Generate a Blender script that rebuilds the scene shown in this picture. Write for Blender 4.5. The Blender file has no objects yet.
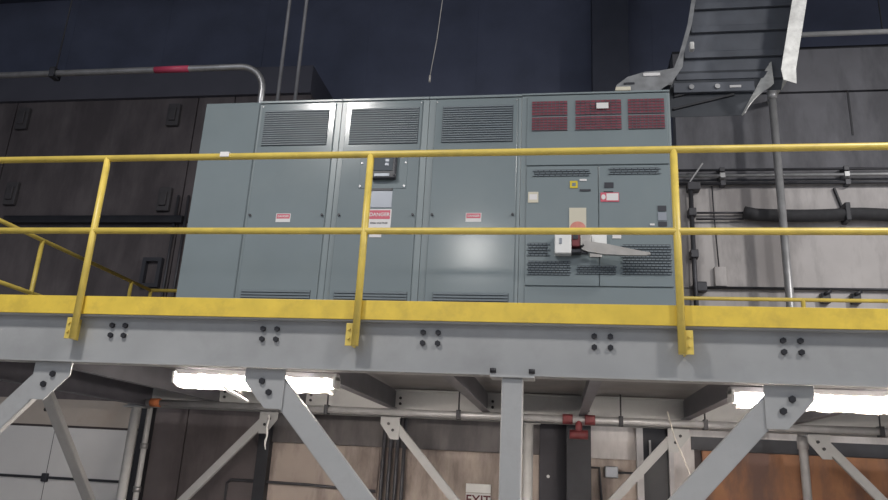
import bpy, bmesh, math, random
from mathutils import Vector, Matrix
random.seed(7)
S = bpy.context.scene
C = S.collection
PI = math.pi
F = 2.46            # top of the mezzanine floor above the ground

# ------------------------------------------------------------------ materials
def mat(name, col, rough=0.6, metal=0.0, var=0.12, scale=6.0, bump=0.0, stain=None, stain_amt=0.0, stain_scale=2.0, spec=0.5, streak=False):
    m = bpy.data.materials.new(name); m.use_nodes = True
    nt = m.node_tree; n = nt.nodes; l = nt.links
    b = n['Principled BSDF']
    b.inputs['Roughness'].default_value = rough
    b.inputs['Metallic'].default_value = metal
    b.inputs['Specular IOR Level'].default_value = spec
    tc = n.new('ShaderNodeTexCoord')
    ns = n.new('ShaderNodeTexNoise'); ns.inputs['Scale'].default_value = scale; ns.inputs['Detail'].default_value = 6
    l.new(tc.outputs['Object'], ns.inputs['Vector'])
    r = n.new('ShaderNodeValToRGB')
    r.color_ramp.elements[0].position = 0.3; r.color_ramp.elements[1].position = 0.7
    r.color_ramp.elements[0].color = tuple(c * (1 - var) for c in col) + (1,)
    r.color_ramp.elements[1].color = tuple(min(1, c * (1 + var)) for c in col) + (1,)
    l.new(ns.outputs['Fac'], r.inputs['Fac'])
    out = r.outputs['Color']
    if stain:
        n2 = n.new('ShaderNodeTexNoise'); n2.inputs['Scale'].default_value = stain_scale; n2.inputs['Detail'].default_value = 8
        n2.inputs['Roughness'].default_value = 0.65
        if streak:
            mp = n.new('ShaderNodeMapping'); mp.inputs['Scale'].default_value = (1.6, 1.6, 0.45)
            l.new(tc.outputs['Object'], mp.inputs['Vector']); l.new(mp.outputs['Vector'], n2.inputs['Vector'])
        else: l.new(tc.outputs['Object'], n2.inputs['Vector'])
        r2 = n.new('ShaderNodeValToRGB'); r2.color_ramp.elements[0].position = 0.43 if streak else 0.48; r2.color_ramp.elements[1].position = 0.62 if streak else 0.72
        r2.color_ramp.elements[0].color = (0, 0, 0, 1); r2.color_ramp.elements[1].color = (stain_amt,) * 3 + (1,)
        l.new(n2.outputs['Fac'], r2.inputs['Fac'])
        mx = n.new('ShaderNodeMix'); mx.data_type = 'RGBA'
        l.new(r2.outputs['Color'], mx.inputs['Factor']); l.new(out, mx.inputs['A']); mx.inputs['B'].default_value = tuple(stain) + (1,)
        out = mx.outputs['Result']
    l.new(out, b.inputs['Base Color'])
    if bump:
        bp = n.new('ShaderNodeBump'); bp.inputs['Strength'].default_value = bump; bp.inputs['Distance'].default_value = 0.02
        l.new(ns.outputs['Fac'], bp.inputs['Height']); l.new(bp.outputs['Normal'], b.inputs['Normal'])
    return m

def emit(name, col, strength):
    m = bpy.data.materials.new(name); m.use_nodes = True
    b = m.node_tree.nodes['Principled BSDF']
    b.inputs['Base Color'].default_value = tuple(col) + (1,)
    b.inputs['Emission Color'].default_value = tuple(col) + (1,)
    b.inputs['Emission Strength'].default_value = strength
    return m

def clear(name, col, alpha, rough=0.3):
    m = mat(name, col, rough, 0, 0.05)
    b = m.node_tree.nodes['Principled BSDF']
    b.inputs['Alpha'].default_value = alpha
    return m

YEL = mat('safety_yellow_paint', (0.76, 0.545, 0.068), 0.42, 0, 0.08, 9, stain=(0.30, 0.20, 0.05), stain_amt=0.35, stain_scale=7)
YELP = mat('lit_yellow_pipe_paint', (0.72, 0.545, 0.115), 0.42, 0, 0.08, 9, stain=(0.35, 0.26, 0.08), stain_amt=0.35, stain_scale=7)  # paler copy of the yellow: light from above put into the rail colour
BEAM = mat('grey_structural_paint', (0.345, 0.350, 0.355), 0.5, 0, 0.06, 4, stain=(0.25, 0.25, 0.255), stain_amt=0.6, stain_scale=2.2)
STEEL = mat('grey_brace_paint', (0.375, 0.38, 0.385), 0.5, 0, 0.07, 5, stain=(0.22, 0.21, 0.21), stain_amt=0.4, stain_scale=5)
DKSTEEL = mat('dark_steel', (0.032, 0.033, 0.04), 0.55, 0.2, 0.2, 5)
BOLT = mat('black_bolt', (0.03, 0.03, 0.035), 0.5, 0.4, 0.1)
DECK = mat('deck_plate_underside', (0.22, 0.215, 0.22), 0.7, 0, 0.12, 3, stain=(0.2, 0.17, 0.15), stain_amt=0.4)
CAB = mat('cabinet_grey_enamel', (0.205, 0.244, 0.258), 0.17, 0, 0.04, 2.2, bump=0.012, stain=(0.235, 0.27, 0.275), stain_amt=0.5, stain_scale=1.6)
CABL = mat('cabinet_frame_enamel', (0.235, 0.275, 0.288), 0.30, 0, 0.04, 2.5)
SLAT = mat('louvre_enamel', (0.17, 0.20, 0.22), 0.45, 0, 0.06, 4)
DARKIN = mat('dark_interior', (0.095, 0.11, 0.125), 0.8, 0, 0.1)
REDIN = mat('red_filter_cloth', (0.20, 0.045, 0.065), 0.8, 0, 0.25, 14)
GALV = mat('galvanised_steel', (0.42, 0.42, 0.43), 0.38, 0.75, 0.15, 12)
GALVB = mat('bright_galvanised_sheet', (0.74, 0.74, 0.72), 0.45, 0.1, 0.18, 14, stain=(0.35, 0.34, 0.33), stain_amt=0.6, stain_scale=10)
TRAY = mat('tray_sheet_steel', (0.115, 0.125, 0.148), 0.55, 0.2, 0.12, 5)
TRAYL = mat('tray_edge_steel', (0.24, 0.245, 0.255), 0.5, 0.3, 0.25, 9)
PIPE = mat('painted_pipe_grey', (0.42, 0.42, 0.43), 0.38, 0.3, 0.15, 8)
PIPEL = mat('pale_painted_column', (0.55, 0.55, 0.55), 0.5, 0.0, 0.1, 8)
CONDK = mat('dark_conduit', (0.07, 0.07, 0.08), 0.5, 0.3, 0.15, 8)
REDP = mat('red_coupling_paint', (0.17, 0.035, 0.04), 0.5, 0, 0.25, 9)
WHITE = mat('white_enamel', (0.80, 0.80, 0.79), 0.4, 0, 0.04)
WLAB = mat('white_label', (0.74, 0.72, 0.72), 0.5, 0, 0.03)
RLAB = mat('red_label', (0.62, 0.12, 0.17), 0.5, 0, 0.05)
CREAM = mat('cream_label', (0.62, 0.58, 0.47), 0.5, 0, 0.05)
SALM = mat('faded_red_print', (0.62, 0.25, 0.20), 0.5, 0, 0.12, 20)
YLAB = mat('yellow_emblem', (0.65, 0.50, 0.03), 0.5, 0, 0.03)
BLK = mat('black_plastic', (0.042, 0.043, 0.052), 0.4, 0, 0.08)
GREYP = mat('grey_nameplate', (0.30, 0.32, 0.36), 0.35, 0.3, 0.05)
LEVER = mat('worn_steel_lever', (0.42, 0.40, 0.38), 0.42, 0.5, 0.15, 10)
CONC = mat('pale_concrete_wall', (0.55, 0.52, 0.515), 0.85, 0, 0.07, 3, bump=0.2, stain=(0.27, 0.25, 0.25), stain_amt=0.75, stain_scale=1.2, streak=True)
CONCD = mat('grey_precast_panel', (0.19, 0.19, 0.21), 0.85, 0, 0.10, 3, bump=0.2, stain=(0.09, 0.09, 0.10), stain_amt=0.7, stain_scale=1.3, streak=True)
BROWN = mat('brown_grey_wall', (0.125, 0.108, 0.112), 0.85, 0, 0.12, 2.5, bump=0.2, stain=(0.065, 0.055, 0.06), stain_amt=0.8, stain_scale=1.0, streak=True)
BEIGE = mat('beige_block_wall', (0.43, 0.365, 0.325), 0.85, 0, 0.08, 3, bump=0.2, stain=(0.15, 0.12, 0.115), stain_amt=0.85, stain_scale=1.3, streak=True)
TAUPE = mat('taupe_band', (0.15, 0.138, 0.14), 0.8, 0, 0.10, 3, stain=(0.07, 0.065, 0.07), stain_amt=0.8, stain_scale=1.5, streak=True)
JOIST = mat('dark_joist_paint', (0.15, 0.15, 0.17), 0.55, 0, 0.1, 4)
GRID = mat('grille_wire_enamel', (0.10, 0.085, 0.10), 0.5, 0, 0.1, 5)
DULL = mat('dull_grey_conduit', (0.20, 0.20, 0.215), 0.55, 0.2, 0.15, 8)
TAN = mat('tan_plaster', (0.42, 0.37, 0.33), 0.85, 0, 0.08, 4, stain=(0.3, 0.24, 0.2), stain_amt=0.5)
DOORW = mat('white_door_panel', (0.62, 0.61, 0.61), 0.55, 0, 0.03, 3)
ORANGE = mat('orange_brown_plywood', (0.27, 0.125, 0.062), 0.7, 0, 0.25, 3, stain=(0.10, 0.06, 0.055), stain_amt=0.85, stain_scale=1.8, streak=True)
SIDING = mat('dark_blue_siding', (0.15, 0.165, 0.235), 0.75, 0, 0.15, 1.5)
ROOF = mat('dark_roof_deck', (0.07, 0.078, 0.11), 0.8, 0, 0.15, 1.5)
GROUND = mat('grey_concrete_floor', (0.30, 0.29, 0.28), 0.75, 0, 0.1, 2, bump=0.1)
INSUL = mat('black_pipe_insulation', (0.045, 0.045, 0.05), 0.85, 0, 0.2, 12)
TUBE = emit('lit_fluorescent_tube', (1.0, 0.90, 0.80), 260)
WRAP = bpy.data.materials.new('torn_clear_plastic'); WRAP.use_nodes = True
_n = WRAP.node_tree.nodes; _l = WRAP.node_tree.links; _n.remove(_n['Principled BSDF'])
_t = _n.new('ShaderNodeBsdfTranslucent'); _p = _n.new('ShaderNodeBsdfTransparent'); _m = _n.new('ShaderNodeMixShader')
_z = _n.new('ShaderNodeTexNoise'); _z.inputs['Scale'].default_value = 14; _r = _n.new('ShaderNodeMapRange')
_r.inputs['From Min'].default_value = 0.35; _r.inputs['From Max'].default_value = 0.65; _r.inputs['To Min'].default_value = 0.0; _r.inputs['To Max'].default_value = 0.10
_t.inputs['Color'].default_value = (0.85, 0.82, 0.78, 1); _l.new(_z.outputs['Fac'], _r.inputs['Value']); _l.new(_r.outputs['Result'], _m.inputs['Fac'])
_l.new(_t.outputs['BSDF'], _m.inputs[2]); _l.new(_p.outputs['BSDF'], _m.inputs[1]); _l.new(_m.outputs['Shader'], _n['Material Output'].inputs['Surface'])
REDTAPE = mat('red_tape', (0.42, 0.05, 0.10), 0.5, 0, 0.1)
WIRE = mat('pale_cord', (0.5, 0.47, 0.43), 0.6, 0, 0.1)

# ------------------------------------------------------------------ mesh builder
class MB:
    def __init__(s): s.bm = bmesh.new()
    def box(s, x0, x1, y0, y1, z0, z1, bev=0.0, rot=None, about=None):
        b = bmesh.new()
        bmesh.ops.create_cube(b, size=1)
        bmesh.ops.scale(b, vec=(abs(x1 - x0), abs(y1 - y0), abs(z1 - z0)), verts=b.verts)
        if bev:
            bmesh.ops.bevel(b, geom=list(b.edges), offset=bev, segments=2, affect='EDGES', profile=0.5)
        c = Vector(((x0 + x1) / 2, (y0 + y1) / 2, (z0 + z1) / 2))
        bmesh.ops.translate(b, vec=c, verts=b.verts)
        if rot is not None:
            bmesh.ops.rotate(b, cent=about or c, matrix=rot, verts=b.verts)
        s._merge(b); return s
    def _merge(s, b):
        me = bpy.data.meshes.new('t'); b.to_mesh(me); b.free(); s.bm.from_mesh(me); bpy.data.meshes.remove(me)
    def cyl(s, p, q, r, n=14, r2=None, caps=True):
        p = Vector(p); q = Vector(q); d = q - p
        b = bmesh.new()
        bmesh.ops.create_cone(b, cap_ends=caps, segments=n, radius1=r, radius2=r if r2 is None else r2, depth=d.length)
        M = Matrix.Translation((p + q) / 2) @ d.to_track_quat('Z', 'Y').to_matrix().to_4x4()
        bmesh.ops.transform(b, matrix=M, verts=b.verts)
        for f in b.faces: f.smooth = len(f.verts) == 4
        s._merge(b); return s
    def tube(s, pts, r, n=12):
        pts = [Vector(p) for p in pts]; bm = s.bm; rings = []
        t = (pts[1] - pts[0]).normalized()
        u = t.orthogonal().normalized()
        for i, p in enumerate(pts):
            if i == 0: tt = (pts[1] - pts[0]).normalized()
            elif i == len(pts) - 1: tt = (pts[-1] - pts[-2]).normalized()
            else: tt = ((pts[i + 1] - p).normalized() + (p - pts[i - 1]).normalized()).normalized()
            u = (u - tt * u.dot(tt)).normalized(); v = tt.cross(u)
            rr = r[i] if isinstance(r, (list, tuple)) else r
            rings.append([bm.verts.new(p + (u * math.cos(2 * PI * k / n) + v * math.sin(2 * PI * k / n)) * rr) for k in range(n)])
        for a, b in zip(rings, rings[1:]):
            for k in range(n):
                f = bm.faces.new((a[k], a[(k + 1) % n], b[(k + 1) % n], b[k])); f.smooth = True
        bm.faces.new(list(reversed(rings[0]))); bm.faces.new(rings[-1]); return s
    def prism(s, poly, axis, a, b):
        """poly: 2D outline; axis 'y': (x,z) extruded y a..b; 'x': (y,z); 'z': (x,y)"""
        def P(u, v, w): return {'y': (u, w, v), 'x': (w, u, v), 'z': (u, v, w)}[axis]
        bm = s.bm
        lo = [bm.verts.new(P(u, v, a)) for u, v in poly]; hi = [bm.verts.new(P(u, v, b)) for u, v in poly]
        n = len(poly)
        bm.faces.new(lo); bm.faces.new(list(reversed(hi)))
        for k in range(n): bm.faces.new((lo[k], hi[k], hi[(k + 1) % n], lo[(k + 1) % n]))
        return s
    def bar(s, p, q, w, h, up=(0, 0, 1), bev=0.0):
        """rectangular bar from p to q: w along up x dir, h along up"""
        p = Vector(p); q = Vector(q); d = (q - p); L = d.length; d.normalize()
        side = d.cross(Vector(up)).normalized(); upv = side.cross(d).normalized()
        b = bmesh.new(); bmesh.ops.create_cube(b, size=1)
        bmesh.ops.scale(b, vec=(w, h, L), verts=b.verts)
        if bev: bmesh.ops.bevel(b, geom=list(b.edges), offset=bev, segments=2, affect='EDGES')
        M = Matrix((side, upv, d)).transposed().to_4x4(); M.translation = (p + q) / 2
        bmesh.ops.transform(b, matrix=M, verts=b.verts)
        s._merge(b); return s
    def sheet(s, A, B, t):
        """strip between two equal point lists, with thickness t along its normal"""
        bm = s.bm; A = [Vector(p) for p in A]; B = [Vector(p) for p in B]
        nrm = []
        for i in range(len(A)):
            j0, j1 = max(0, i - 1), min(len(A) - 1, i + 1)
            nrm.append(((A[j1] - A[j0]).cross(B[i] - A[i])).normalized() * t)
        va = [bm.verts.new(p) for p in A]; vb = [bm.verts.new(p) for p in B]
        wa = [bm.verts.new(p + n) for p, n in zip(A, nrm)]; wb = [bm.verts.new(p + n) for p, n in zip(B, nrm)]
        for i in range(len(A) - 1):
            for q in ((va[i], va[i+1], vb[i+1], vb[i]), (wa[i], wb[i], wb[i+1], wa[i+1]), (va[i], wa[i], wa[i+1], va[i+1]), (vb[i], vb[i+1], wb[i+1], wb[i])):
                bm.faces.new(q)
        bm.faces.new((va[0], vb[0], wb[0], wa[0])); bm.faces.new((va[-1], wa[-1], wb[-1], vb[-1])); return s
    def done(s, name, m, parent=None):
        bmesh.ops.recalc_face_normals(s.bm, faces=s.bm.faces)
        me = bpy.data.meshes.new(name); s.bm.to_mesh(me); s.bm.free()
        me.materials.append(m)
        o = bpy.data.objects.new(name, me); C.objects.link(o)
        if parent is not None:
            o.parent = parent
            w = Vector((0, 0, 0)); p = parent
            while p is not None: w += p.location; p = p.parent
            o.location = -w if parent.parent is None else Vector((0, 0, 0))
        else:
            recentre(o)
        return o

def recentre(o):
    me = o.data
    xs = [v.co for v in me.vertices]
    c = Vector(((min(v.x for v in xs) + max(v.x for v in xs)) / 2, (min(v.y for v in xs) + max(v.y for v in xs)) / 2, min(v.z for v in xs)))
    me.transform(Matrix.Translation(-c)); o.location = c

def tag(o, label, cat, group=None):
    o['label'] = label; o['category'] = cat
    if group: o['group'] = group
    return o
def thing(name, label, cat, loc=(0, 0, 0), group=None):
    o = bpy.data.objects.new(name, None); C.objects.link(o); o.location = loc
    o.empty_display_size = 0.1
    return tag(o, label, cat, group)
def struct(o):
    o['kind'] = 'structure'; return o
def lab(o, label):
    o['label'] = label; return o

def text(body, size, m, parent, x, y, z, name='lettering', align='CENTER', squash=1.0):
    cu = bpy.data.curves.new('t', 'FONT'); cu.body = body; cu.size = size; cu.align_x = align; cu.align_y = 'CENTER'; cu.extrude = 0.0008
    cu.offset = size * 0.02
    t = bpy.data.objects.new('t', cu); C.objects.link(t)
    dg = bpy.context.evaluated_depsgraph_get()
    me = bpy.data.meshes.new_from_object(t.evaluated_get(dg))
    bpy.data.objects.remove(t); bpy.data.curves.remove(cu)
    me.transform(Matrix.Translation((x, y, z)) @ Matrix.Rotation(PI / 2, 4, 'X') @ Matrix.Diagonal((squash, 1, 1, 1)))
    me.materials.clear(); me.materials.append(m); me.name = name
    o = bpy.data.objects.new(name, me); C.objects.link(o)
    if parent:
        o.parent = parent; top = parent
        if parent.parent is None: o.location = -parent.location
    return o

# ------------------------------------------------------------------ setting
struct(MB().box(-10, 12, -10, 4.7, -0.2, 0).done('floor', GROUND))
struct(MB().box(-10, 12, -10, 6.2, 9.4, 9.6).done('ceiling', ROOF))
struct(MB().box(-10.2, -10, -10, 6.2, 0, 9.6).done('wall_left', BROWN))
struct(MB().box(12, 12.2, -10, 6.2, 0, 9.6).done('wall_right', CONCD))
WY = 4.5
# left stretch of the rear wall, brown grey, three courses with a joint
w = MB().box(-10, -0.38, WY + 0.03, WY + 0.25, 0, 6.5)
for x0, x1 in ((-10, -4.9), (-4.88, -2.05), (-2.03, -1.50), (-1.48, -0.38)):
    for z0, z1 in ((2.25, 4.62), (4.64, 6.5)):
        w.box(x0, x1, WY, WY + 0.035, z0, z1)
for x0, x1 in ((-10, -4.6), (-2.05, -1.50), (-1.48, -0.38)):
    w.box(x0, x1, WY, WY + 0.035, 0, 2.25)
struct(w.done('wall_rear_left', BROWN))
struct(MB().box(-4.6, -2.06, WY - 0.005, WY + 0.03, 1.93, 2.25).done('trim_1', TAN))
# middle stretch
w = MB().box(-0.38, 4.45, WY + 0.03, WY + 0.25, 0, 5.2)
for x0, x1 in ((-0.38, 0.95), (0.96, 2.35), (2.36, 4.45)):
    w.box(x0, x1, WY, WY + 0.035, 0, 1.84)
w.box(-0.38, 4.45, WY, WY + 0.035, 2.3, 5.2)
struct(w.done('wall_rear', BEIGE))
struct(MB().box(-0.38, 2.8, WY - 0.04, WY + 0.03, 1.85, 2.5).done('trim_2', TAUPE))
# right stretch: pale wall with a darker precast storey over it
w = MB().box(4.45, 12, WY + 0.02, WY + 0.25, 2.02, 5.15)
for x0, x1 in ((4.45, 12),):
    w.box(x0, x1, WY, WY + 0.03, 2.12, 3.80); w.box(x0, x1, WY, WY + 0.03, 3.815, 5.15)
struct(w.done('wall_rear_right', CONC))
w = MB().box(4.45, 12, WY + 0.08, WY + 0.25, 5.15, 6.95)
for x0, x1, z0, z1 in ((4.45, 8.2, 5.15, 6.33), (8.215, 12, 5.15, 6.33), (4.45, 12, 6.36, 6.95)):
    w.box(x0, x1, WY + 0.03, WY + 0.1, z0, z1)
struct(w.done('wall_rear_upper', CONCD))
struct(MB().box(6.50, 6.52, WY + 0.022, WY + 0.06, 5.75, 6.34).done('trim_3', DKSTEEL))
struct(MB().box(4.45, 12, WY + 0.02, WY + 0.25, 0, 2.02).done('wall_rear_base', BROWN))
struct(MB().box(4.45, 12, WY - 0.03, WY + 0.03, 1.98, 2.12).done('trim_4', DKSTEEL))
# dark siding over the walls, set back
w = MB().box(-10, 12, 6.0, 6.2, 4.4, 9.5)
x = -10
while x < 12:
    w.box(x, x + 0.9, 5.994, 6.01, 4.4, 9.5); x += 1.8
struct(w.done('wall_rear_siding', SIDING))
struct(MB().box(-10, -0.38, WY - 0.06, 6.0, 6.5, 6.92).done('trim_5', mat('dusky_lintel', (0.085, 0.085, 0.108), 0.8, 0, 0.1, 2)))
struct(MB().box(4.45, 12, WY + 0.05, 6.0, 6.95, 7.0).done('trim_6', DKSTEEL))
# roof joists
w = MB()
for y in (-4, -2, 0, 2, 4): w.box(-10, 12, y - 0.06, y + 0.06, 9.0, 9.4)
struct(w.done('trim_7', ROOF))
struct(MB().box(3.48, 4.00, 5.5, 5.98, 4.4, 9.4).done('trim_14', mat('dusky_pier', (0.080, 0.086, 0.115), 0.8, 0, 0.15, 2)))
# wall piers
struct(MB().box(-0.50, -0.36, WY - 0.12, WY + 0.02, 0, 2.6).done('trim_8', DKSTEEL))
struct(MB().box(-2.06, -1.92, WY - 0.10, WY + 0.02, 0, 2.6).done('trim_9', DKSTEEL))
struct(MB().box(3.86, 3.93, WY - 0.10, WY + 0.02, 0, 2.5).done('trim_10', mat('pale_jamb', (0.45, 0.44, 0.45), 0.6)))
struct(MB().box(4.20, 4.25, WY - 0.10, WY + 0.02, 0, 2.5).done('trim_11', mat('pale_jamb_right', (0.40, 0.39, 0.40), 0.6)))
struct(MB().box(3.36, 3.86, WY - 0.02, WY + 0.03, 1.84, 2.5).done('trim_12', CONC))
struct(MB().box(4.25, 4.48, WY - 0.02, WY + 0.03, 0, 2.5).done('trim_13', CONC))
# doors
d = struct(MB().box(3.93, 4.20, WY - 0.03, WY + 0.03, 0, 2.3, 0.004).done('door_1', mat('near_black_door', (0.012, 0.013, 0.02), 0.5)))
MB().box(4.00, 4.02, WY - 0.05, WY - 0.03, 1.88, 2.06).done('door_handle', GALV, d)
d = struct(MB().box(2.80, 3.10, WY - 0.03, WY + 0.03, 0, 2.3, 0.004).done('door_2', mat('dark_purple_door', (0.03, 0.028, 0.038), 0.5)))
MB().cyl((2.90, WY - 0.05, 1.62), (2.90, WY - 0.03, 1.62), 0.018).done('door_knob', WHITE, d)
dw = struct(MB().box(-4.6, -2.10, WY - 0.06, WY + 0.03, 0, 1.90, 0.006).done('door_3', DOORW))
MB().box(-4.6, -2.12, WY - 0.085, WY - 0.055, 1.285, 1.315).done('lock_bar', DKSTEEL, dw)
MB().box(-3.24, -3.16, WY - 0.10, WY - 0.055, 1.25, 1.35, 0.01).done('lock_case', DKSTEEL, dw)
MB().box(-3.205, -3.20, WY - 0.064, WY - 0.055, 0, 1.90).done('panel_joint', DKSTEEL, dw)

# ------------------------------------------------------------------ mezzanine platform
XL, XR, YR = -1.86, 7.45, 3.76
plat = thing('mezzanine_platform', 'grey painted steel mezzanine on braced columns carrying the row of cabinets', 'platform', (2.75, 1.9, 0))
ZB = 2.145
# front beam: channel, web towards the camera
fb = MB()
fb.box(XL, XR, 0.085, 0.095, ZB, 2.445).box(XL, XR, 0.035, 0.145, ZB, ZB + 0.012).box(XL, XR, 0.034, 0.145, 2.438, 2.450)
front = fb.done('front_beam', BEAM, plat)
for xc in (-0.76, 0.25, 1.26, 2.26, 3.255, 4.275, 5.29, 6.3):
    for dx in (-0.045, 0.045):
        for dz in (2.325, 2.388):
            MB().cyl((xc + dx, 0.067, dz), (xc + dx, 0.085, dz), 0.017, 6).done('bolt', BOLT, front)
for xc in (2.64, 2.86):
    MB().cyl((xc, 0.042, 2.158), (xc, 0.042, 2.183), 0.020, 6).done('bolt', BOLT, front)
rb = MB().box(XL, XR, YR - 0.006, YR + 0.006, ZB, 2.438).box(XL, XR, YR - 0.06, YR + 0.06, ZB, ZB + 0.012).box(XL, XR, YR - 0.06, YR + 0.06, 2.426, 2.438)
rear = rb.done('rear_beam', STEEL, plat)
MB().box(-1.556, -1.544, 0.15, YR - 0.06, ZB, 2.43).box(-1.60, -1.50, 0.15, YR - 0.06, ZB, ZB + 0.012).box(-1.60, -1.50, 0.15, YR - 0.06, 2.418, 2.43).done('side_beam', lab_m := mat('dark_side_beam', (0.10, 0.10, 0.12), 0.5), plat)
for xc in (-0.76, 0.25, 1.26, 2.26, 3.255, 4.275, 5.29, 6.3):
    j = MB().box(xc - 0.004, xc + 0.004, 0.096, YR - 0.01, 2.23, 2.436).box(xc - 0.04, xc + 0.04, 0.15, YR - 0.07, 2.23, 2.24).done('floor_joist', JOIST, plat)
    for dz in (2.29, 2.35):
        MB().cyl((xc + 0.06, YR - 0.024, dz), (xc + 0.06, YR - 0.006, dz), 0.016, 6).done('bolt', BOLT, rear)
# deck: ribbed plate with a front lip
dk = MB().box(XL, XR, 0.037, YR + 0.05, 2.4505, F)
deck = dk.done('deck_plate', DECK, plat)
# columns
def column(x, y, square):
    m = MB()
    if square: m.box(x - 0.06, x + 0.06, y - 0.06, y + 0.06, 0.015, ZB - 0.012, 0.008)
    else: m.cyl((x, y, 0.015), (x, y, ZB - 0.012), 0.052, 20)
    c = m.done('support_column', STEEL if square else PIPEL, plat)
    MB().box(x - 0.125, x + 0.125, y - 0.08, y + 0.07, ZB - 0.012, ZB, 0.002).done('cap_plate', STEEL, c)
    MB().box(x - 0.13, x + 0.13, y - 0.13, y + 0.13, 0, 0.015, 0.002).done('base_plate', STEEL, c)
for x in (-1.64, 2.75, 7.0): column(x, 0.11, True)
for x in (-1.75, 2.70, 7.0): column(x, YR, False)
# knee braces in the front and rear planes
def knee(xc, sgn, y, w, reach, wide, mm):
    """gusset at xc + sgn*reach, brace runs down towards the column at xc"""
    gx = xc + sgn * reach
    ax, az = gx - sgn * 0.05, 2.055
    bx, bz = xc + sgn * 0.06, 2.055 - (reach - 0.11) * 1.08
    b = MB().bar((ax, y + 0.036, az), (bx, y + 0.036, bz), wide, 0.05, (0, 1, 0), 0.004).done('knee_brace', mm, plat)
    k = w
    poly = [(gx - sgn * k * 0.82, ZB - 0.001), (gx + sgn * k, ZB - 0.001), (gx + sgn * k, ZB - 0.08), (gx - sgn * k * 0.05, ZB - 0.235), (gx - sgn * k * 0.82, ZB - 0.235)]
    MB().prism(poly, 'y', y, y + 0.010).done('gusset_plate', mm, b)
    for (bx2, bz2) in ((gx + sgn * 0.025, ZB - 0.075), (gx - sgn * 0.025, ZB - 0.140)):
        MB().cyl((bx2, y - 0.015, bz2), (bx2, y, bz2), w * 0.14, 6).done('bolt', BOLT, b)
for xc, sg in ((-1.64, 1), (2.75, -1), (2.75, 1), (7.0, -1)):
    knee(xc, sg, 0.08, 0.140, 1.475, 0.13, STEEL)
for xc, sg in ((-1.6, 1), (2.72, -1), (2.72, 1), (7.0, -1)):
    knee(xc, sg, YR - 0.09, 0.115, 1.47, 0.085, STEEL)
# side knee brace under the left side beam
b = MB().bar((-1.55, 1.90, 2.15), (-1.60, 3.66, 0.44), 0.055, 0.11, (1, 0, 0), 0.004).done('knee_brace', STEEL, plat)
for q in (0.05, 0.16):
    MB().cyl((-1.64, 1.92 + q, 2.13 - q), (-1.60, 1.92 + q, 2.13 - q), 0.018, 6).done('bolt', BOLT, b)

# ------------------------------------------------------------------ guard rails
RZ, MZ = F + 1.05, F + 0.536
R = 0.022
fr = thing('guard_rail', 'front yellow pipe guard rail with toe board along the platform edge facing the viewer', 'railing', (2.75, 0, F))
MB().cyl((-1.82, 0, RZ), (7.4, 0, RZ), R, 16).done('top_rail', YELP, fr)
MB().cyl((-1.82, 0, MZ), (7.4, 0, MZ), R * 0.95, 16).done('mid_rail', YELP, fr)
MB().box(-1.82, 7.4, 0.024, 0.032, F - 0.012, F + 0.105, 0.002).done('toe_board', YEL, fr)
for i, x in enumerate((-1.82, 0, 1.825, 3.68, 5.5, 7.35)):
    m = MB().cyl((x, 0, 2.285), (x, 0, RZ), R, 16)
    p = m.done('post', YELP, fr)
    sg = 1 if i >= 3 else -1
    MB().box(x + sg * 0.018, x + sg * 0.062, 0.002, 0.010, 2.285, 2.420, 0.002).box(x + sg * 0.018, x + sg * 0.026, 0.010, 0.0845, 2.285, 2.420).done('mounting_bracket', YELP, p)
    for dz in (2.33, 2.385):
        MB().cyl((x + sg * 0.042, -0.008, dz), (x + sg * 0.042, 0.002, dz), 0.009, 6).done('bolt', YELP, p)
lab(MB().box(0.81, 0.875, -0.024, 0.024, RZ - 0.01, RZ + 0.026, 0.004).done('tape_patch', WLAB, fr), 'white tape on the top rail')
sr = thing('guard_rail', 'yellow pipe guard rail running back along the left end of the platform', 'railing', (-1.82, 1.9, F))
MB().cyl((-1.82, 0.03, RZ), (-1.82, YR - 0.03, RZ), R * 0.9, 14).done('top_rail', YELP, sr)
MB().cyl((-1.82, 0.03, MZ), (-1.82, YR - 0.03, MZ), R * 0.9, 14).done('mid_rail', YELP, sr)
for y in (1.81, 3.34): MB().cyl((-1.82, y, F + 0.001), (-1.82, y, RZ), R * 0.95, 14).done('post', YELP, sr)
rr = thing('guard_rail', 'low-looking yellow pipe guard rail along the rear edge, just above the front toe board', 'railing', (2.75, YR, F))
MB().cyl((-1.82, YR, RZ), (7.4, YR, RZ), R * 0.95, 14).done('top_rail', YELP, rr)
MB().cyl((-1.82, YR, MZ), (7.4, YR, MZ), R * 0.9, 14).done('mid_rail', YELP, rr)
for x in (-1.82, -1.45, 0.3, 2.0, 3.75, 5.52, 7.3): MB().cyl((x, YR, F + 0.001), (x, YR, RZ), R, 14).done('post', YELP, rr)

# ------------------------------------------------------------------ electrical cabinets
CY, CZ1, CB = 1.30, 4.625, 2.62     # front plane, top, rear plane
def louvre(name, x0, x1, z0, z1, n, parent, mm=SLAT, back=DARKIN, cols=0, y=CY - 0.016, thin=False):
    f = MB().box(x0, x1, y - 0.003, y + 0.002, z0, z1).done(name, back, parent)
    m = MB(); h = (z1 - z0) / n
    for k in range(n):
        zc = z0 + (k + 0.5) * h
        if thin:
            m.box(x0, x1, y - 0.006, y - 0.002, zc - h * 0.5, zc - h * 0.5 + 0.007); continue
        m.prism([(y - 0.003, zc + h * 0.48), (y - 0.003, zc - h * 0.10), (y - 0.012, zc - h * 0.34), (y - 0.012, zc + h * 0.10)], 'x', x0 + 0.004, x1 - 0.004)
    for k in range(cols):
        xc = x0 + (k + 1) * (x1 - x0) / (cols + 1)
        m.box(xc - 0.003, xc + 0.003, y - 0.006, y - 0.002, z0, z1)
    if f.parent is parent and parent.parent is None: pass
    m.done('slats', mm, f)
    return f
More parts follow.
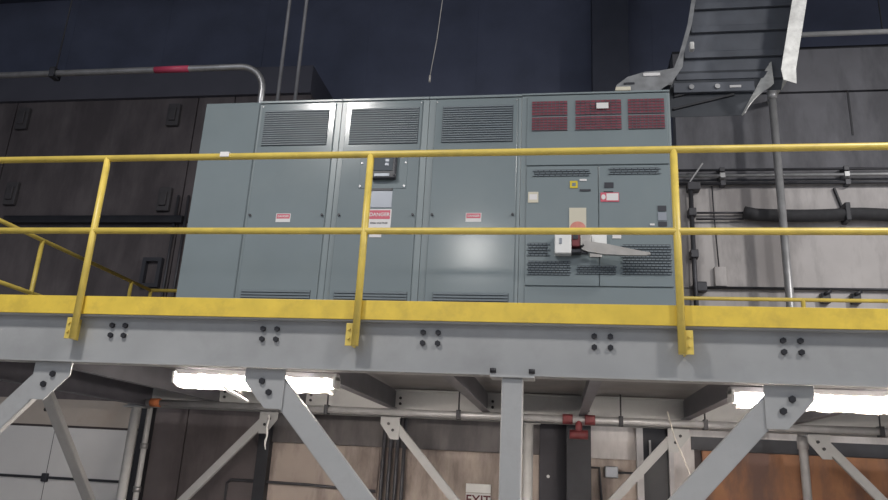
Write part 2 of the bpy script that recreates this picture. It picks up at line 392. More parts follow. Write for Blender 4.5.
def sticker(x0, x1, z0, z1, mm, parent, name='label_plate', y=CY - 0.016, t=0.003):
    return MB().box(x0, x1, y - t, y + 0.001, z0, z1).done(name, mm, parent)

# blank end section
c = thing('cabinet', 'blank grey end section without a door, leftmost of the cabinet row', 'cabinet', (0.165, 1.95, F), 'steel cabinets in a row on the mezzanine')
MB().box(-0.09, 0.418, CY, CB, F + 0.002, CZ1, 0.004).done('body', CAB, c)
MB().box(-0.085, 0.413, CY - 0.006, CY, F + 0.10, CZ1 - 0.03, 0.002).done('front_panel', CAB, c)
def danger_small(x, z, parent):
    s_ = sticker(x, x + 0.125, z, z + 0.075, WLAB, parent, 'danger_label')
    sticker(x + 0.006, x + 0.119, z + 0.030, z + 0.070, RLAB, s_, 'red_header', CY - 0.019, 0.001)
    text('DANGER', 0.024, WLAB, s_, x + 0.0625, CY - 0.0205, z + 0.049)
doors = ((0.42, 1.163, 0.445, 1.112), (1.165, 1.923, 1.212, 1.868), (1.925, 2.698, 1.982, 2.668))
vents = ((0.480, 1.060), (1.255, 1.845), (2.045, 2.63))
names = ('grey cabinet with a plain door and small danger label, next to the blank end cabinet',
         'grey cabinet with a dark square meter and large danger sign on its door',
         'grey cabinet with a plain shiny door, between the meter cabinet and the red-grilled one')
cabs = []
for (x0, x1, d0, d1), (v0, v1), nm in zip(doors, vents, names):
    c = thing('cabinet', nm, 'cabinet', ((x0 + x1) / 2, 1.95, F), 'steel cabinets in a row on the mezzanine'); cabs.append(c)
    MB().box(x0, x1, CY, CB, F + 0.002, CZ1 - 0.02, 0.003).done('body', CABL, c)
    MB().box(x0, x1, CY - 0.012, CB, CZ1 - 0.018, CZ1 + 0.004, 0.003).done('top_cover', CABL, c)
    dr = MB().box(d0, d1, CY - 0.016, CY - 0.002, F + 0.09, CZ1 - 0.030, 0.004).done('door', CAB, c)
    lf = louvre('vent', v0, v1, 4.195, 4.528, 16, dr)
    louvre('vent', v0, v1, 2.60, 2.93, 14, dr)
    for xl in (d0 + 0.022, d1 - 0.022):
        MB().cyl((xl, CY - 0.034, 3.565), (xl, CY - 0.014, 3.565), 0.010, 10).done('latch', BLK, dr)
    for zz in (F + 0.14, 4.57):
        for xl in (d0 + 0.012, d1 - 0.012):
            MB().cyl((xl, CY - 0.021, zz), (xl, CY - 0.014, zz), 0.006, 8).done('screw', GALV, dr)
danger_small(0.695, 3.505, cabs[0]); danger_small(2.275, 3.505, cabs[2])
c = cabs[1]
# meter and its plates on the second door
mp = MB().box(1.375, 1.775, CY - 0.020, CY - 0.014, 3.795, 4.09, 0.002).done('meter_plate', CAB, c)
for sx in (1.39, 1.76):
    for sz in (3.815, 4.02): MB().cyl((sx, CY - 0.025, sz), (sx, CY - 0.019, sz), 0.009, 10).done('screw', GALV, mp)
me = lab(MB().box(1.485, 1.69, CY - 0.07, CY - 0.02, 3.865, 4.10, 0.012).done('meter', BLK, c), 'dark square meter')
MB().box(1.505, 1.665, CY - 0.074, CY - 0.069, 3.93, 4.085, 0.004).done('meter_face', GREYP if False else DARKIN, me)
for k, wz in enumerate((4.055, 4.02, 3.985)):
    MB().box(1.60, 1.63, CY - 0.077, CY - 0.073, wz - 0.011, wz + 0.011).done('display_digit', GREYP, me)
MB().box(1.515, 1.64, CY - 0.074, CY - 0.069, 3.882, 3.905).done('name_strip', GREYP, me)
MB().cyl((1.678, CY - 0.08, 3.90), (1.678, CY - 0.068, 3.90), 0.012).done('knob', BLK, me)
MB().box(1.49, 1.665, CY - 0.024, CY - 0.014, 3.775, 3.795).done('dark_strip', BLK, c)
sticker(1.49, 1.665, 3.63, 3.775, GREYP, c, 'name_plate')
s_ = sticker(1.475, 1.67, 3.425, 3.615, WLAB, c, 'danger_sign')
sticker(1.485, 1.66, 3.53, 3.605, RLAB, s_, 'red_header', CY - 0.019, 0.001)
text('DANGER', 0.042, WLAB, s_, 1.5725, CY - 0.0205, 3.567)
text('HIGH VOLTAGE', 0.020, BLK, s_, 1.5725, CY - 0.0200, 3.495)
sticker(1.50, 1.60, 3.375, 3.405, WLAB, c, 'small_label')

# switch section with the red grilles
c = thing('cabinet', 'grey switch cabinet with red grilles and a lever handle, rightmost of the row', 'cabinet', (3.285, 1.95, F), 'steel cabinets in a row on the mezzanine')
MB().box(2.70, 3.878, CY, CB, F + 0.002, CZ1 - 0.012, 0.004).done('body', CABL, c)
MB().box(2.70, 3.878, CY - 0.012, CB, CZ1 - 0.010, CZ1 + 0.006, 0.003).done('top_cover', CABL, c)
up = MB().box(2.745, 3.850, CY - 0.014, CY - 0.002, 3.985, CZ1 - 0.022, 0.003).done('upper_panel', CAB, c)
for x0, x1 in ((2.785, 3.068), (3.135, 3.495), (3.55, 3.83)):
    for z0, z1 in ((4.285, 4.405), (4.42, 4.55)):
        lab(louvre('red_grille', x0, x1, z0, z1, 5, up, GRID, REDIN, 8, thin=True), 'red grille')
        # the slats of these sit wide apart over the red cloth
s_ = sticker(3.30, 3.395, 4.465, 4.515, WLAB, up, 'white_tag', CY - 0.034)
dl = MB().box(2.750, 3.306, CY - 0.014, CY - 0.002, 2.995, 3.975, 0.003).done('left_door', CAB, c)
d2 = MB().box(3.312, 3.848, CY - 0.014, CY - 0.002, 2.995, 3.975, 0.003).done('right_door', CAB, c)
MB().box(2.750, 3.848, CY - 0.014, CY - 0.002, F + 0.04, 2.985, 0.003).done('lower_panel', CAB, c)
def dashes(x0, x1, z0, z1, rows, step, parent, seed):
    """rows of short pressed louvres, staggered at the ends"""
    rnd = random.Random(seed); m = MB(); h = (z1 - z0) / rows
    for k in range(rows):
        zc = z0 + (k + .5) * h; x = x0 + (0.012 if k % 2 else 0)
        while x < x1 - step * 0.5:
            m.prism([(CY - 0.014, zc + h * .32), (CY - 0.014, zc - h * .32), (CY - 0.024, zc - h * .32)], 'x', x, x + step * 0.78); x += step
    b = MB().box(x0 + 0.01, x1 - 0.01, CY - 0.0155, CY - 0.0135, z0, z1).done('louvre_field', DARKIN, parent)
    m.done('pressed_louvres', SLAT, b)
    return b
dashes(2.80, 3.245, 3.885, 3.945, 3, 0.045, dl, 1)
dashes(3.39, 3.78, 3.895, 3.955, 3, 0.045, d2, 2)
dashes(2.765, 2.93, 3.225, 3.335, 5, 0.03, dl, 3)
dashes(2.765, 3.10, 3.075, 3.19, 6, 0.03, dl, 4)
dashes(3.135, 3.44, 3.085, 3.155, 4, 0.03, c, 5)
dashes(3.475, 3.845, 3.085, 3.325, 11, 0.03, d2, 6)
# maker's emblem: a yellow square outline with a small dark bar beside it
e = lab(sticker(3.090, 3.150, 3.785, 3.845, YLAB, dl, 'emblem'), 'yellow square emblem')
sticker(3.106, 3.136, 3.800, 3.829, CAB, e, 'emblem_centre', CY - 0.0185, 0.001)
sticker(3.165, 3.25, 3.758, 3.775, BLK, dl, 'dark_strip')
sticker(3.165, 3.22, 3.845, 3.860, WLAB, dl, 'small_label')
s_ = sticker(2.765, 2.845, 3.665, 3.755, CREAM, dl, 'cream_plate')
sticker(2.775, 2.835, 3.690, 3.735, WLAB, s_, 'plate_face', CY - 0.0185, 0.001)
s_ = lab(sticker(3.085, 3.215, 3.445, 3.620, CREAM, dl, 'inspection_sticker'), 'cream sticker with faded red print')
m = MB(); m.prism([(3.15 + 0.060 * math.cos(a), 3.452 + 0.055 * math.sin(a)) for a in [PI * k / 14 for k in range(15)]], 'y', CY - 0.0205, CY - 0.0185)
m.done('red_print', SALM, s_)
sticker(3.065, 3.235, 3.40, 3.445, SALM, dl, 'faded_label')
sticker(3.355, 3.425, 3.785, 3.83, BLK, d2, 'dark_label')
sticker(3.350, 3.42, 3.745, 3.757, BLK, d2, 'dark_strip')
s_ = sticker(3.325, 3.465, 3.67, 3.745, RLAB, d2, 'caution_label')
sticker(3.37, 3.46, 3.68, 3.738, WLAB, s_, 'label_face', CY - 0.019, 0.001)
m = MB(); m.prism([(3.347 + 0.017 * math.cos(a), 3.708 + 0.022 * math.sin(a)) for a in [2 * PI * k / 10 for k in range(10)]], 'y', CY - 0.0205, CY - 0.0185); m.done('hand_mark', WLAB, s_)
sticker(3.752, 3.815, 3.59, 3.635, BLK, d2, 'dark_label')
sticker(3.752, 3.815, 3.515, 3.580, GREYP, d2, 'name_plate')
sticker(3.752, 3.815, 3.468, 3.505, BLK, d2, 'dark_label')
sticker(3.69, 3.725, 3.475, 3.49, WLAB, d2, 'small_label')
sticker(3.41, 3.475, 3.370, 3.398, WLAB, d2, 'small_label')
# operating mechanism
h = lab(MB().box(2.975, 3.100, CY - 0.10, CY - 0.014, 3.225, 3.385, 0.008).done('handle_housing', WHITE, c), 'white housing beside the lever')
MB().box(3.01, 3.03, CY - 0.103, CY - 0.099, 3.30, 3.345).done('indicator_window', GREYP, h)
h = lab(MB().box(3.103, 3.165, CY - 0.085, CY - 0.014, 3.285, 3.385, 0.006).done('interlock', REDP, c), 'dark red interlock block')
MB().box(3.11, 3.15, CY - 0.092, CY - 0.084, 3.34, 3.375, 0.003).done('interlock_cap', BLK, h)
MB().box(3.168, 3.245, CY - 0.09, CY - 0.014, 3.29, 3.385, 0.006).done('pivot_block', LEVER, c)
MB().box(3.25, 3.365, CY - 0.05, CY - 0.014, 3.300, 3.395, 0.004).done('white_cover', WHITE, c)
lv = [(3.17, 3.245), (3.23, 3.305), (3.36, 3.285), (3.50, 3.255), (3.61, 3.230), (3.668, 3.222), (3.672, 3.206), (3.64, 3.198), (3.50, 3.198), (3.34, 3.205), (3.22, 3.225)]
lab(MB().prism(lv, 'y', CY - 0.15, CY - 0.12).cyl((3.215, CY - 0.125, 3.295), (3.215, CY - 0.08, 3.295), 0.025).done('operating_lever', LEVER, c), 'long worn steel lever pointing right')
lk = MB().box(3.175, 3.225, CY - 0.125, CY - 0.09, 3.215, 3.265, 0.008).tube([(3.185, CY - 0.11, 3.26), (3.185, CY - 0.11, 3.285), (3.20, CY - 0.11, 3.30), (3.215, CY - 0.11, 3.285), (3.215, CY - 0.11, 3.26)], 0.006, 8).done('padlock', BLK, c)
MB().box(3.10, 3.175, CY - 0.09, CY - 0.014, 3.235, 3.262, 0.004).done('hasp', BLK, c)
sticker(3.24, 3.33, 3.222, 3.25, WLAB, c, 'small_label')

# ------------------------------------------------------------------ cable tray over the right cabinet
t = thing('cable_tray', 'sheet steel cable tray with a bright right side rail rising to the roof', 'cable tray', (4.65, 2.1, 5.15))
N = 14
def tp(k):
    s_ = k / (N - 1); z = 5.16 + s_ * 3.9
    xl = 4.03 + 0.24 * (1 - (1 - min(1, s_ * 3.4)) ** 2) + 0.10 * s_
    xr = 5.04 + 0.17 * min(1, s_ * 4) + 0.08 * s_
    y = 2.30 - 0.10 * min(1, s_ * 4)
    return xl, xr, y, z
L = [tp(k) for k in range(N)]
MB().sheet([(a, y, z) for a, b, y, z in L], [(b, y, z) for a, b, y, z in L], 0.004).done('tray_bottom', TRAY, t)
m = MB()
for z in (5.30, 5.52, 5.78, 6.02, 6.3, 6.6, 6.9, 7.2, 7.5, 7.8, 8.1, 8.4, 8.7):
    k = min(N - 1.001, (z - 5.16) / 3.9 * (N - 1)); i = int(k); f = k - i
    a, b, y, _ = [L[i][q] * (1 - f) + L[i + 1][q] * f for q in range(4)]
    m.box(a + 0.012, b - 0.012, y - 0.035, y - 0.005, z - 0.035, z + 0.035, 0.006)
m.done('cross_ribs', TRAY, t)
lab(MB().sheet([(b, y, z) for a, b, y, z in L], [(b, y - 0.36, z) for a, b, y, z in L], 0.005).done('side_rail', GALVB, t), 'bright right side rail')
MB().sheet([(a, y, z) for a, b, y, z in L], [(a - 0.005, y - 0.14, z) for a, b, y, z in L], 0.005).box(3.98, 4.04, 2.15, 2.16, 5.16, 5.3).done('side_rail', TRAYL, t)
MB().sheet([(a - 0.035, y - 0.145, z) for a, b, y, z in L], [(a + 0.005, y - 0.145, z) for a, b, y, z in L], 0.005).done('rail_flange', TRAYL, t)
MB().sheet([(4.955, 1.94, 5.06)] + [(b - 0.10, y - 0.366, z) for a, b, y, z in L], [(5.06, 1.94, 5.02)] + [(b + 0.025, y - 0.366, z) for a, b, y, z in L], 0.005).done('rail_flange', GALVB, t)  # flange made wide and bright to stand in for the rail's lit inner face
MB().box(4.19, 4.23, 2.00, 2.06, 5.44, 5.52, 0.01).done('clip', GALVB, t)

u = t
A, B = [], []
for k in range(9):
    s_ = k / 8; z = 5.42 - 0.57 * s_
    y = 2.29 - 0.09 * s_
    A.append((4.00 + 0.06 * (1 - s_), y, z)); B.append((4.945 - 0.295 * s_, y, z))
MB().sheet(A, B, 0.004).done('curved_bottom', mat('shaded_tray_sheet', (0.062, 0.068, 0.08), 0.55, 0.1, 0.15, 5), u)  # darker copy of the tray steel, shade of the down-facing curve in its colour
m = MB()
for (i, j) in ((2, 5), (4, 7)):
    p, q = Vector(A[j]), Vector(B[i]); m.bar(p.lerp(q, 0.05) + Vector((0, -0.012, 0)), p.lerp(q, 0.75) + Vector((0, -0.012, 0)), 0.02, 0.03, (0, 1, 0))
m.done('diagonal_ribs', DKSTEEL, u)
fl = MB().box(4.06, 4.78, 2.190, 2.225, 5.10, 5.20, 0.004).done('splice_plate', TRAY, u)
for x in (4.22, 4.45): MB().cyl((x, 2.176, 5.15), (x, 2.191, 5.15), 0.024, 12).done('bolt', GALV, fl)
MB().box(4.56, 4.66, 2.183, 2.191, 5.135, 5.158).done('small_label', WLAB, fl)
# right rail, tapering to a point
O, I = [], []
for k in range(17):
    s_ = k / 16; b = Vector((4.945 - 0.295 * s_, 2.29 - 0.09 * s_, 5.42 - 0.57 * s_)); dpt = (0.015 + 0.13 * s_ / 0.47) if s_ < 0.48 else 0.018 + 0.115 * (1 - (s_ - 0.48) / 0.52) ** 2.6
    O.append(b); I.append(b + Vector((dpt, -0.05, 0.0)))
lab(MB().sheet(O, I, 0.006).done('side_rail', GALVB, u), 'pointed bright right side rail')
# left flare lying over the cabinet top
v = [(3.458, 4.745), (3.493, 4.862), (3.587, 4.937), (3.731, 4.980), (3.860, 4.988), (3.989, 5.012), (4.061, 5.162), (4.045, 5.02), (3.951, 4.876), (3.807, 4.775), (3.740, 4.760), (3.618, 4.785), (3.55, 4.75)]
w_ = MB().prism(v, 'y', 1.60, 1.606)
w_.sheet([(x, 1.606, z) for x, z in v[:7]], [(x + 0.06, 2.25, z + 0.22) for x, z in v[:7]], 0.005)
w_.done('flared_side', TRAYL, u)
MB().box(3.715, 3.855, 1.592, 1.600, 4.938, 4.966).done('white_label', WLAB, u)
MB().box(3.55, 3.64, 1.592, 1.600, 4.865, 4.880).done('slot', BLK, u)
tag(MB().box(3.455, 3.575, 1.285, 1.40, 4.634, 4.67, 0.006).done('label_block', CREAM), 'small cream block on the top edge of the red-grilled cabinet', 'block')

# ------------------------------------------------------------------ pipes above and behind
pts = [(-9.9, 2.0, 5.42), (-0.19, 2.0, 5.42)]
for k in range(1, 9):
    a = PI / 2 * k / 8; pts.append((-0.19 + 0.27 * math.sin(a), 2.0, 5.15 + 0.27 * math.cos(a)))
pts.append((0.08, 2.0, CZ1 + 0.002))
q = thing('conduit', 'large grey conduit running in from the left and bending down onto the blank cabinet', 'pipe', (0.08, 2.0, CZ1))
MB().tube(pts, 0.033, 16).done('pipe', GALV, q)
lab(MB().cyl((-1.12, 2.0, 5.42), (-0.74, 2.0, 5.42), 0.0345, 16).done('tape_wrap', REDTAPE, q), 'red tape wrap')
MB().cyl((-2.26, 2.0, 5.45), (-2.26, 2.0, 9.38), 0.008, 8).box(-2.29, -2.23, 1.95, 2.05, 5.36, 5.385).box(-2.29, -2.23, 1.945, 1.965, 5.36, 5.46).box(-2.29, -2.23, 2.035, 2.055, 5.36, 5.46).box(-2.29, -2.23, 1.945, 2.055, 5.455, 5.47).done('hanger', DKSTEEL, q)
MB().cyl((0.08, 2.0, CZ1 + 0.002), (0.08, 2.0, CZ1 + 0.05), 0.042, 16).done('collar', GALV, q)
for x, lb in ((0.21, 'thin upright conduit rising from the cabinet tops, the left one of the two'), (0.395, 'thin upright conduit rising from the cabinet tops, the right one of the two')):
    q = thing('conduit', lb, 'pipe', (x, 2.1, CZ1 + 0.004), 'upright conduits above the cabinets')
    MB().cyl((x, 2.1, CZ1 + 0.006), (x - 0.02, 2.1, 9.38), 0.018, 12).done('pipe', DULL, q)
    MB().cyl((x, 2.1, CZ1 + 0.006), (x, 2.1, CZ1 + 0.04), 0.026, 12).done('collar', GALV, q)
wp = [(1.77, 2.0, 5.24)]
for k in range(1, 11): wp.append((1.77 + 0.035 * k + 0.012 * math.sin(k * 1.3), 2.0, 5.24 + 0.41 * k))
q = tag(MB().tube(wp, 0.004, 6).cyl((1.77, 2.0, 5.18), (1.77, 2.0, 5.25), 0.010, 8).done('hanging_wire', WIRE), 'thin wire with a tiny weight hanging from the dark roof above the cabinets', 'wire')

# steel column behind the cabinets
q = tag(MB().box(3.10, 3.36, 4.20, 4.215, 0, 5.6).box(3.10, 3.36, 4.385, 4.40, 0, 5.6).box(3.222, 3.238, 4.215, 4.385, 0, 5.6).done('steel_column', DKSTEEL), 'dark steel column standing against the rear wall below the red couplings', 'column')

# right wall services
q = thing('standpipe', 'tall grey upright pipe standing in front of the pale right wall', 'pipe', (5.51, 4.15, 0))
MB().cyl((5.51, 4.15, 0.0), (5.51, 4.15, 6.30), 0.044, 18).done('pipe', PIPE, q)
MB().cyl((5.51, 4.15, 6.05), (5.51, 4.15, 6.16), 0.055, 18).done('coupling', PIPE, q)
MB().cyl((5.51, 4.15, 2.02), (5.51, 4.15, 2.14), 0.055, 18).done('coupling', PIPE, q)
MB().cyl((5.51, 4.15, 0), (5.51, 4.15, 0.02), 0.10, 18).done('flange', PIPE, q)
MB().box(5.56, 5.62, 4.10, 4.52, 6.18, 6.24, 0.01).done('bracket', GALVB, q)
q = thing('overhead_pipe', 'long pale horizontal pipe high on the right, against the dark siding', 'pipe', (7.4, 4.3, 6.98))
MB().cyl((5.1, 4.3, 7.02), (9.9, 4.3, 7.02), 0.032, 14).done('pipe', PIPEL, q)
for x in (6.9, 9.0): MB().cyl((x, 4.3, 7.05), (x, 4.3, 9.38), 0.008, 8).done('hanger', DKSTEEL, q)
for k, (z, r, lb, mm) in enumerate(((5.275, 0.016, 'topmost of the three horizontal conduits strapped along the right wall', CONDK), (5.20, 0.021, 'pale middle one of the three horizontal conduits along the right wall', PIPE), (5.10, 0.022, 'dark lowest one of the three horizontal conduits along the right wall', CONDK))):
    q = thing('wall_conduit', lb, 'pipe', (6.5, 4.44, z), 'horizontal conduits along the right wall')
    MB().cyl((4.40, 4.44, z), (9.95, 4.44, z), r, 12).done('pipe', mm, q)
    for x in (4.95, 6.35, 7.9): MB().box(x - 0.03, x + 0.03, 4.41, 4.53, z - r - 0.012, z + r + 0.012, 0.004).done('strap', mm, q)
q = thing('wall_conduit', 'dark upright conduit on the rear wall just right of the cabinet row', 'pipe', (4.55, 4.40, 3.6))
MB().cyl((4.57, 4.42, 2.5), (4.57, 4.42, 5.10), 0.028, 12).done('pipe', CONDK, q)
for z in (5.05, 4.72, 4.2): MB().box(4.53, 4.68 if z > 5 else 4.62, 4.37, 4.5, z - 0.05, z + 0.05, 0.01).done('fitting', CONDK, q)
for z, lb in ((4.725, 'upper one of two short dark pipes leading to the black insulated pipe'), (4.645, 'lower one of two short dark pipes leading to the black insulated pipe')):
    tag(MB().cyl((4.62, 4.44, z), (5.16, 4.44, z), 0.013, 10).done('short_pipe', CONDK), lb, 'pipe', 'short pipes on the right wall')
q = thing('insulated_pipe', 'sagging thick black insulated pipe across the pale right wall', 'pipe', (6.5, 4.40, 4.6))
pp = []
for k in range(25):
    x = 5.16 + k * 0.12; s_ = (x - 5.16) % 1.25 / 1.25
    pp.append((x, 4.40, 4.695 - 0.025 * math.sin(PI * min(1, s_)) + (0.02 if k == 0 else 0)))
MB().tube(pp, 0.075, 14).done('insulation', INSUL, q)
for x in (6.28, 7.5):
    MB().box(x - 0.03, x + 0.03, 4.32, 4.5, 4.59, 4.81, 0.01).box(x - 0.05, x - 0.03, 4.46, 4.5, 4.80, 5.05, rot=Matrix.Rotation(-0.25, 3, 'Y')).done('hanger_clamp', DKSTEEL, q)
q = thing('pull_box', 'small pale wall box with a thin cord dropping to it, right of the cabinets', 'box', (4.86, 4.46, 3.8))
MB().box(4.80, 4.93, 4.45, 4.498, 3.83, 4.06, 0.006).done('box', CONC, q)
MB().tube([(4.83, 4.47, 5.08), (4.835, 4.47, 4.7), (4.855, 4.47, 4.06)], 0.008, 8).done('cord', CONDK, q)
q = thing('wall_conduit', 'thin dark horizontal conduit low on the pale right wall, just above the rear yellow rail', 'pipe', (6.6, 4.46, 3.81))
MB().cyl((4.64, 4.46, 3.81), (9.9, 4.46, 3.81), 0.016, 10).done('pipe', CONDK, q)
MB().box(4.58, 4.70, 4.40, 4.498, 3.75, 3.87, 0.015).done('junction_box', CONDK, q)
for x, lb in ((5.98, 'small black clip on the right wall above the yellow rear rail, left of the pair'), (6.30, 'small black clip on the right wall above the yellow rear rail, right of the pair')):
    tag(MB().box(x - 0.05, x + 0.05, 4.42, 4.499, 3.64, 3.76, 0.012).cyl((x - 0.02, 4.40, 3.74), (x + 0.05, 4.40, 3.77), 0.018, 8).done('wall_clip', BLK), lb, 'clip', 'black clips on the right wall')
tag(MB().bar((4.56, 4.38, 5.10), (4.72, 4.38, 5.34), 0.016, 0.016).done('diagonal_rod', PIPE), 'short pale diagonal rod crossing the conduits beside the cabinet row', 'rod')

# left wall details
tag(MB().box(-4.6, -1.95, 4.40, 4.499, 4.60, 4.70, 0.006).done('wall_rail', DKSTEEL), 'dark horizontal rail on the dim left wall behind the yellow handrails', 'rail')
for x, z, lb in ((-4.72, 6.22, 'dark bracket high on the left wall near the left edge of the view'), (-2.36, 6.22, 'dark bracket high on the left wall near the grey cabinets'), (-4.62, 5.05, 'dark bracket on the left wall at the left edge, above the wall rail'), (-2.28, 4.95, 'dark bracket on the left wall near the cabinets, above the wall rail')):
    tag(MB().box(x - 0.09, x + 0.09, 4.44, 4.499, z - 0.17, z + 0.17, 0.01).box(x - 0.05, x + 0.05, 4.41, 4.45, z - 0.1, z + 0.1, 0.01).done('wall_bracket', mat('dusky_bracket', (0.07, 0.065, 0.07), 0.7)), lb, 'bracket', 'dark brackets on the left wall')
tag(MB().box(-2.42, -2.37, 4.43, 4.499, 3.72, 4.12).box(-2.20, -2.15, 4.43, 4.499, 3.72, 4.12).box(-2.37, -2.20, 4.43, 4.499, 4.07, 4.12).box(-2.37, -2.20, 4.43, 4.499, 3.72, 3.77).done('wall_frame', BLK), 'black rectangular frame on the left wall beside the rear rail', 'frame')
for x, lb in ((-2.08, 'thin dark upright conduit on the left wall beside the black frame'), (-1.93, 'thin dark upright conduit on the left wall hugging the blank cabinet')):
    tag(MB().cyl((x, 4.46, 2.65), (x, 4.46, 5.0), 0.017, 10).done('wall_conduit', CONDK), lb, 'pipe', 'upright conduits on the left wall')

# ------------------------------------------------------------------ under the platform
def fixture(x0, x1, y, lb):
    t = thing('fluorescent_light', lb, 'light', ((x0 + x1) / 2, y, 2.14), 'fluorescent lights under the platform')
    MB().prism([(y - 0.05, 2.178), (y - 0.035, 2.222), (y + 0.035, 2.222), (y + 0.05, 2.178)], 'x', x0, x1).done('channel', PIPE, t)
    for dy in (-0.042, 0.042):
        MB().cyl((x0 + 0.03, y + dy, 2.145), (x1 - 0.03, y + dy, 2.145), 0.019, 12).done('tube', TUBE, t)
    for x in (x0, x1 - 0.02): MB().box(x, x + 0.02, y - 0.07, y + 0.07, 2.12, 2.20, 0.003).done('end_cap', WHITE, t)
    rnd = random.Random(int(x0 * 10)); m = MB(); n = 40; A = []
    prof = [(-0.088, 2.185), (-0.092, 2.14), (-0.075, 2.105), (-0.03, 2.09), (0.03, 2.09), (0.075, 2.105), (0.092, 2.14), (0.088, 2.185)]
    for (ya, za) in prof:
        A.append([(x0 + 0.03 + (x1 - x0 - 0.06) * q / n, y + ya + rnd.uniform(-0.006, 0.006), za + rnd.uniform(-0.009, 0.006)) for q in range(n + 1)])
    for a, b in zip(A, A[1:]): m.sheet(a, b, 0.0008)
    m.done('plastic_bloom_sleeve', WRAP, t)  # wrap shaped as a full sleeve, added so its glow imitates bloom
    m = MB()
    for k in range(1):
        x = x0 + 0.5 + rnd.random() * (x1 - x0 - 0.2); yy = y - 0.09 + 0.05 * rnd.random(); Lh = 0.03 + 0.05 * rnd.random()
        a = [(x + 0.02 * math.sin(q * 2 + k), yy + 0.006 * q, 2.10 - Lh * q / 4) for q in range(5)]
        b = [(p[0] + 0.010 + 0.006 * rnd.random(), p[1] + 0.004, p[2]) for p in a]
        m.sheet(a, b, 0.001)
    m.done('torn_plastic_wrap', WRAP, t)
    return t
fixture(0.27, 1.48, 0.86, 'lit fluorescent fixture with torn plastic under the left half of the platform')
fixture(4.10, 5.32, 0.86, 'lit fluorescent fixture under the right half of the platform')
tag(MB().tube([(0.70, 0.70, 2.10), (0.76, 0.71, 2.06), (0.83, 0.72, 2.03), (0.90, 0.72, 2.00)], [0.008, 0.012, 0.011, 0.006], 8).done('plastic_scrap', WHITE), 'twisted plastic scrap dangling below the left fluorescent light', 'scrap')
# sprinkler main with red couplings
q = thing('sprinkler_pipe', 'long grey pipe with red couplings slung along the rear beam under the platform', 'pipe', (2.75, 3.45, 2.175))
MB().cyl((-1.45, 3.45, 2.175), (7.3, 3.45, 2.175), 0.036, 16).done('pipe', PIPE, q)
for x in (3.10, 3.32):
    MB().cyl((x - 0.05, 3.45, 2.175), (x + 0.05, 3.45, 2.175), 0.050, 16).box(x - 0.045, x + 0.045, 3.37, 3.40, 2.145, 2.205, 0.008).box(x - 0.045, x + 0.045, 3.50, 3.53, 2.145, 2.205, 0.008).done('coupling', REDP, q)
MB().cyl((3.21, 3.45, 2.175), (3.21, 3.45, 2.03), 0.034, 14).done('drop_tee', REDP, q)
MB().cyl((3.12, 3.45, 2.03), (3.30, 3.45, 2.03), 0.045, 14).done('drop_coupling', REDP, q)
lab(MB().cyl((-1.40, 3.45, 2.175), (-1.29, 3.45, 2.175), 0.046, 14).done('rusty_coupling', mat('orange_rust', (0.45, 0.14, 0.05), 0.7, 0, 0.3, 12), q), 'rusty orange coupling')
for x in (0.6, 2.0, 3.62, 4.42, 6.0):
    MB().cyl((x, 3.45, 2.22), (x, 3.45, 2.435), 0.008, 8).box(x - 0.02, x + 0.02, 3.405, 3.495, 2.130, 2.125).box(x - 0.02, x + 0.02, 3.405, 3.413, 2.130, 2.215).box(x - 0.02, x + 0.02, 3.487, 3.495, 2.130, 2.215).box(x - 0.02, x + 0.02, 3.405, 3.495, 2.212, 2.222).done('hanger', DKSTEEL, q)
# conduit beside the rear left column
q = thing('wall_conduit', 'pale pipe with couplings beside the rear left platform column', 'pipe', (-1.62, 3.9, 0))
MB().cyl((-1.66, 3.9, 0.0), (-1.66, 3.9, 2.42), 0.032, 14).done('pipe', PIPEL, q)
for z in (1.25, 1.72): MB().cyl((-1.66, 3.9, z - 0.03), (-1.66, 3.9, z + 0.03), 0.042, 14).done('coupling', GALV, q)
# four parallel risers
for k, x in enumerate((1.02, 1.10, 1.18, 1.26)):
    tag(MB().cyl((x, 4.40, 0.0), (x, 4.40, 2.6), 0.022, 12).done('riser_conduit', CONDK), ('leftmost of the four dark risers on the beige wall under the platform', 'second from left of the four dark risers on the beige wall', 'third from left of the four dark risers on the beige wall', 'rightmost of the four dark risers on the beige wall under the platform')[k], 'pipe', 'dark risers under the platform')
# horizontal conduit and small parts on the lower beige wall
q = thing('wall_conduit', 'dark rusty horizontal conduit low on the beige wall under the platform', 'pipe', (0.4, 4.44, 1.33))
MB().tube([(-0.85, 4.44, 0.0), (-0.85, 4.44, 1.36), (-0.80, 4.44, 1.40), (0.1, 4.44, 1.39), (0.95, 4.44, 1.36)], 0.016, 10).done('pipe', CONDK, q)
q = thing('wall_box', 'small grey electrical box with conduit on the pale lower wall right of the dark column', 'box', (3.58, 4.46, 1.6))
MB().box(3.52, 3.66, 4.42, 4.499, 1.64, 1.76, 0.008).done('box', GREYP, q)
MB().tube([(3.36, 4.47, 1.74), (3.46, 4.47, 1.74), (3.47, 4.47, 1.60), (3.50, 4.47, 1.0)], 0.012, 8).done('conduit', CONDK, q)
MB().cyl((3.66, 4.47, 1.70), (3.84, 4.47, 1.70), 0.012, 8).done('conduit', CONDK, q)
# sign
q = thing('exit_sign', 'white sign with dark red EXIT lettering on the beige wall behind the middle column', 'sign', (2.15, 4.48, 1.15))
MB().box(1.985, 2.265, 4.47, 4.499, 1.20, 1.40, 0.003).done('sign_board', WLAB, q)
MB().box(1.985, 2.265, 4.455, 4.499, 1.405, 1.50, 0.004).done('lamp_housing', WHITE, q)
text('EXIT', 0.135, mat('dark_red_lettering', (0.12, 0.02, 0.03), 0.5), q, 2.125, 4.4685, 1.325)
# plywood on the right
tag(MB().box(4.55, 9.5, 4.40, 4.47, 0.0, 1.97, 0.004).done('plywood_board', ORANGE), 'orange-brown plywood sheet leaning against the rear wall at bottom right', 'board')
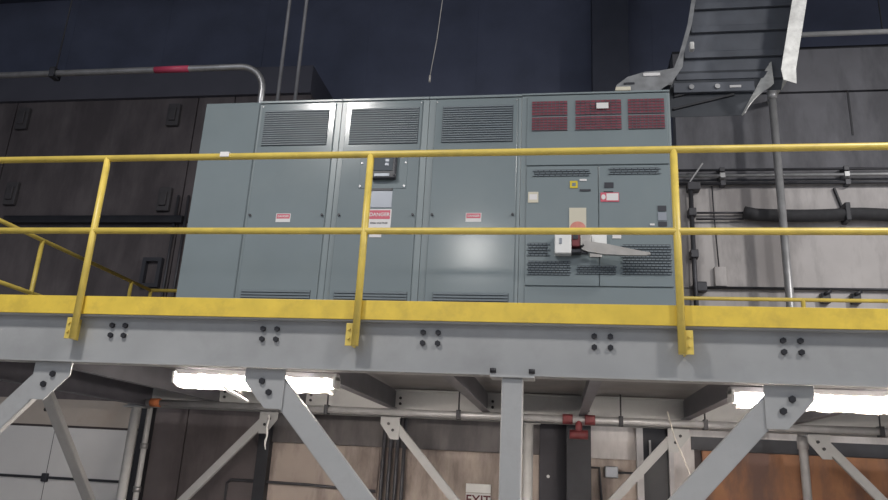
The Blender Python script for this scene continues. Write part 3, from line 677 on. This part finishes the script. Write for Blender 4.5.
# cords
tag(MB().tube([(3.95, 2.6, 2.21), (4.0, 2.6, 2.0), (4.08, 2.6, 1.80), (4.17, 2.6, 1.55), (4.30, 2.6, 1.0)], 0.006, 8).done('loose_rope', WIRE), 'thin pale cord hanging behind the right knee brace', 'cord')
wv = [(-0.06 + 0.008 * math.sin(k * 1.7), 3.52, 2.10 - 0.045 * k) for k in range(9)]
tag(MB().tube(wv, [0.012, 0.008, 0.012, 0.007, 0.012, 0.009, 0.013, 0.008, 0.004], 8).done('frayed_rope', WHITE), 'frayed white cord hanging under the left fluorescent light by the dark pier', 'cord')

# ------------------------------------------------------------------ light
def area(name, loc, target, size, power, col):
    l = bpy.data.lights.new(name, 'AREA'); l.shape = 'DISK'; l.size = size; l.energy = power; l.color = col
    o = bpy.data.objects.new(name, l); C.objects.link(o); o.location = loc
    o.rotation_euler = (Vector(target) - Vector(loc)).to_track_quat('-Z', 'Y').to_euler()
    return o
area('high_bay_lamp', (-0.4, -3.2, 7.0), (-0.4, -2.6, 0), 0.7, 250, (1.0, 0.97, 0.93))
area('high_bay_lamp', (7.2, -3.2, 7.0), (7.2, -2.6, 0), 0.7, 240, (1.0, 0.97, 0.93))
area('high_bay_lamp', (9.6, -0.8, 7.2), (9.2, 0.2, 0), 0.4, 400, (1.0, 0.97, 0.93))
area('high_bay_lamp', (1.24, -8.0, 6.15), (1.3, -6.0, 0), 0.6, 60, (1.0, 0.97, 0.93))
W = bpy.data.worlds.new('hall_air'); S.world = W; W.use_nodes = True
W.node_tree.nodes['Background'].inputs['Color'].default_value = (0.80, 0.87, 1.0, 1)
W.node_tree.nodes['Background'].inputs['Strength'].default_value = 0.62

# ------------------------------------------------------------------ camera
cd = bpy.data.cameras.new('camera'); cam = bpy.data.objects.new('camera', cd); C.objects.link(cam)
cd.sensor_width = 36; cd.lens = 733.11 / 888 * 36; cd.clip_end = 100
r = Vector((0.98783241, 0.14707652, 0.05055312)); uu = Vector((-0.00494851, -0.29516501, 0.95543348)); ff = Vector((-0.15544335, 0.94405832, 0.29084575))
M = Matrix((r, uu, -ff)).transposed().to_4x4(); M.translation = Vector((3.01061669, -4.15491935, 1.59607313))
cam.matrix_world = M
S.camera = cam
S.view_settings.view_transform = 'Standard'; S.view_settings.look = 'None'
S.view_settings.gamma = 1; S.view_settings.use_curve_mapping = False
S.view_settings.exposure = 0.0
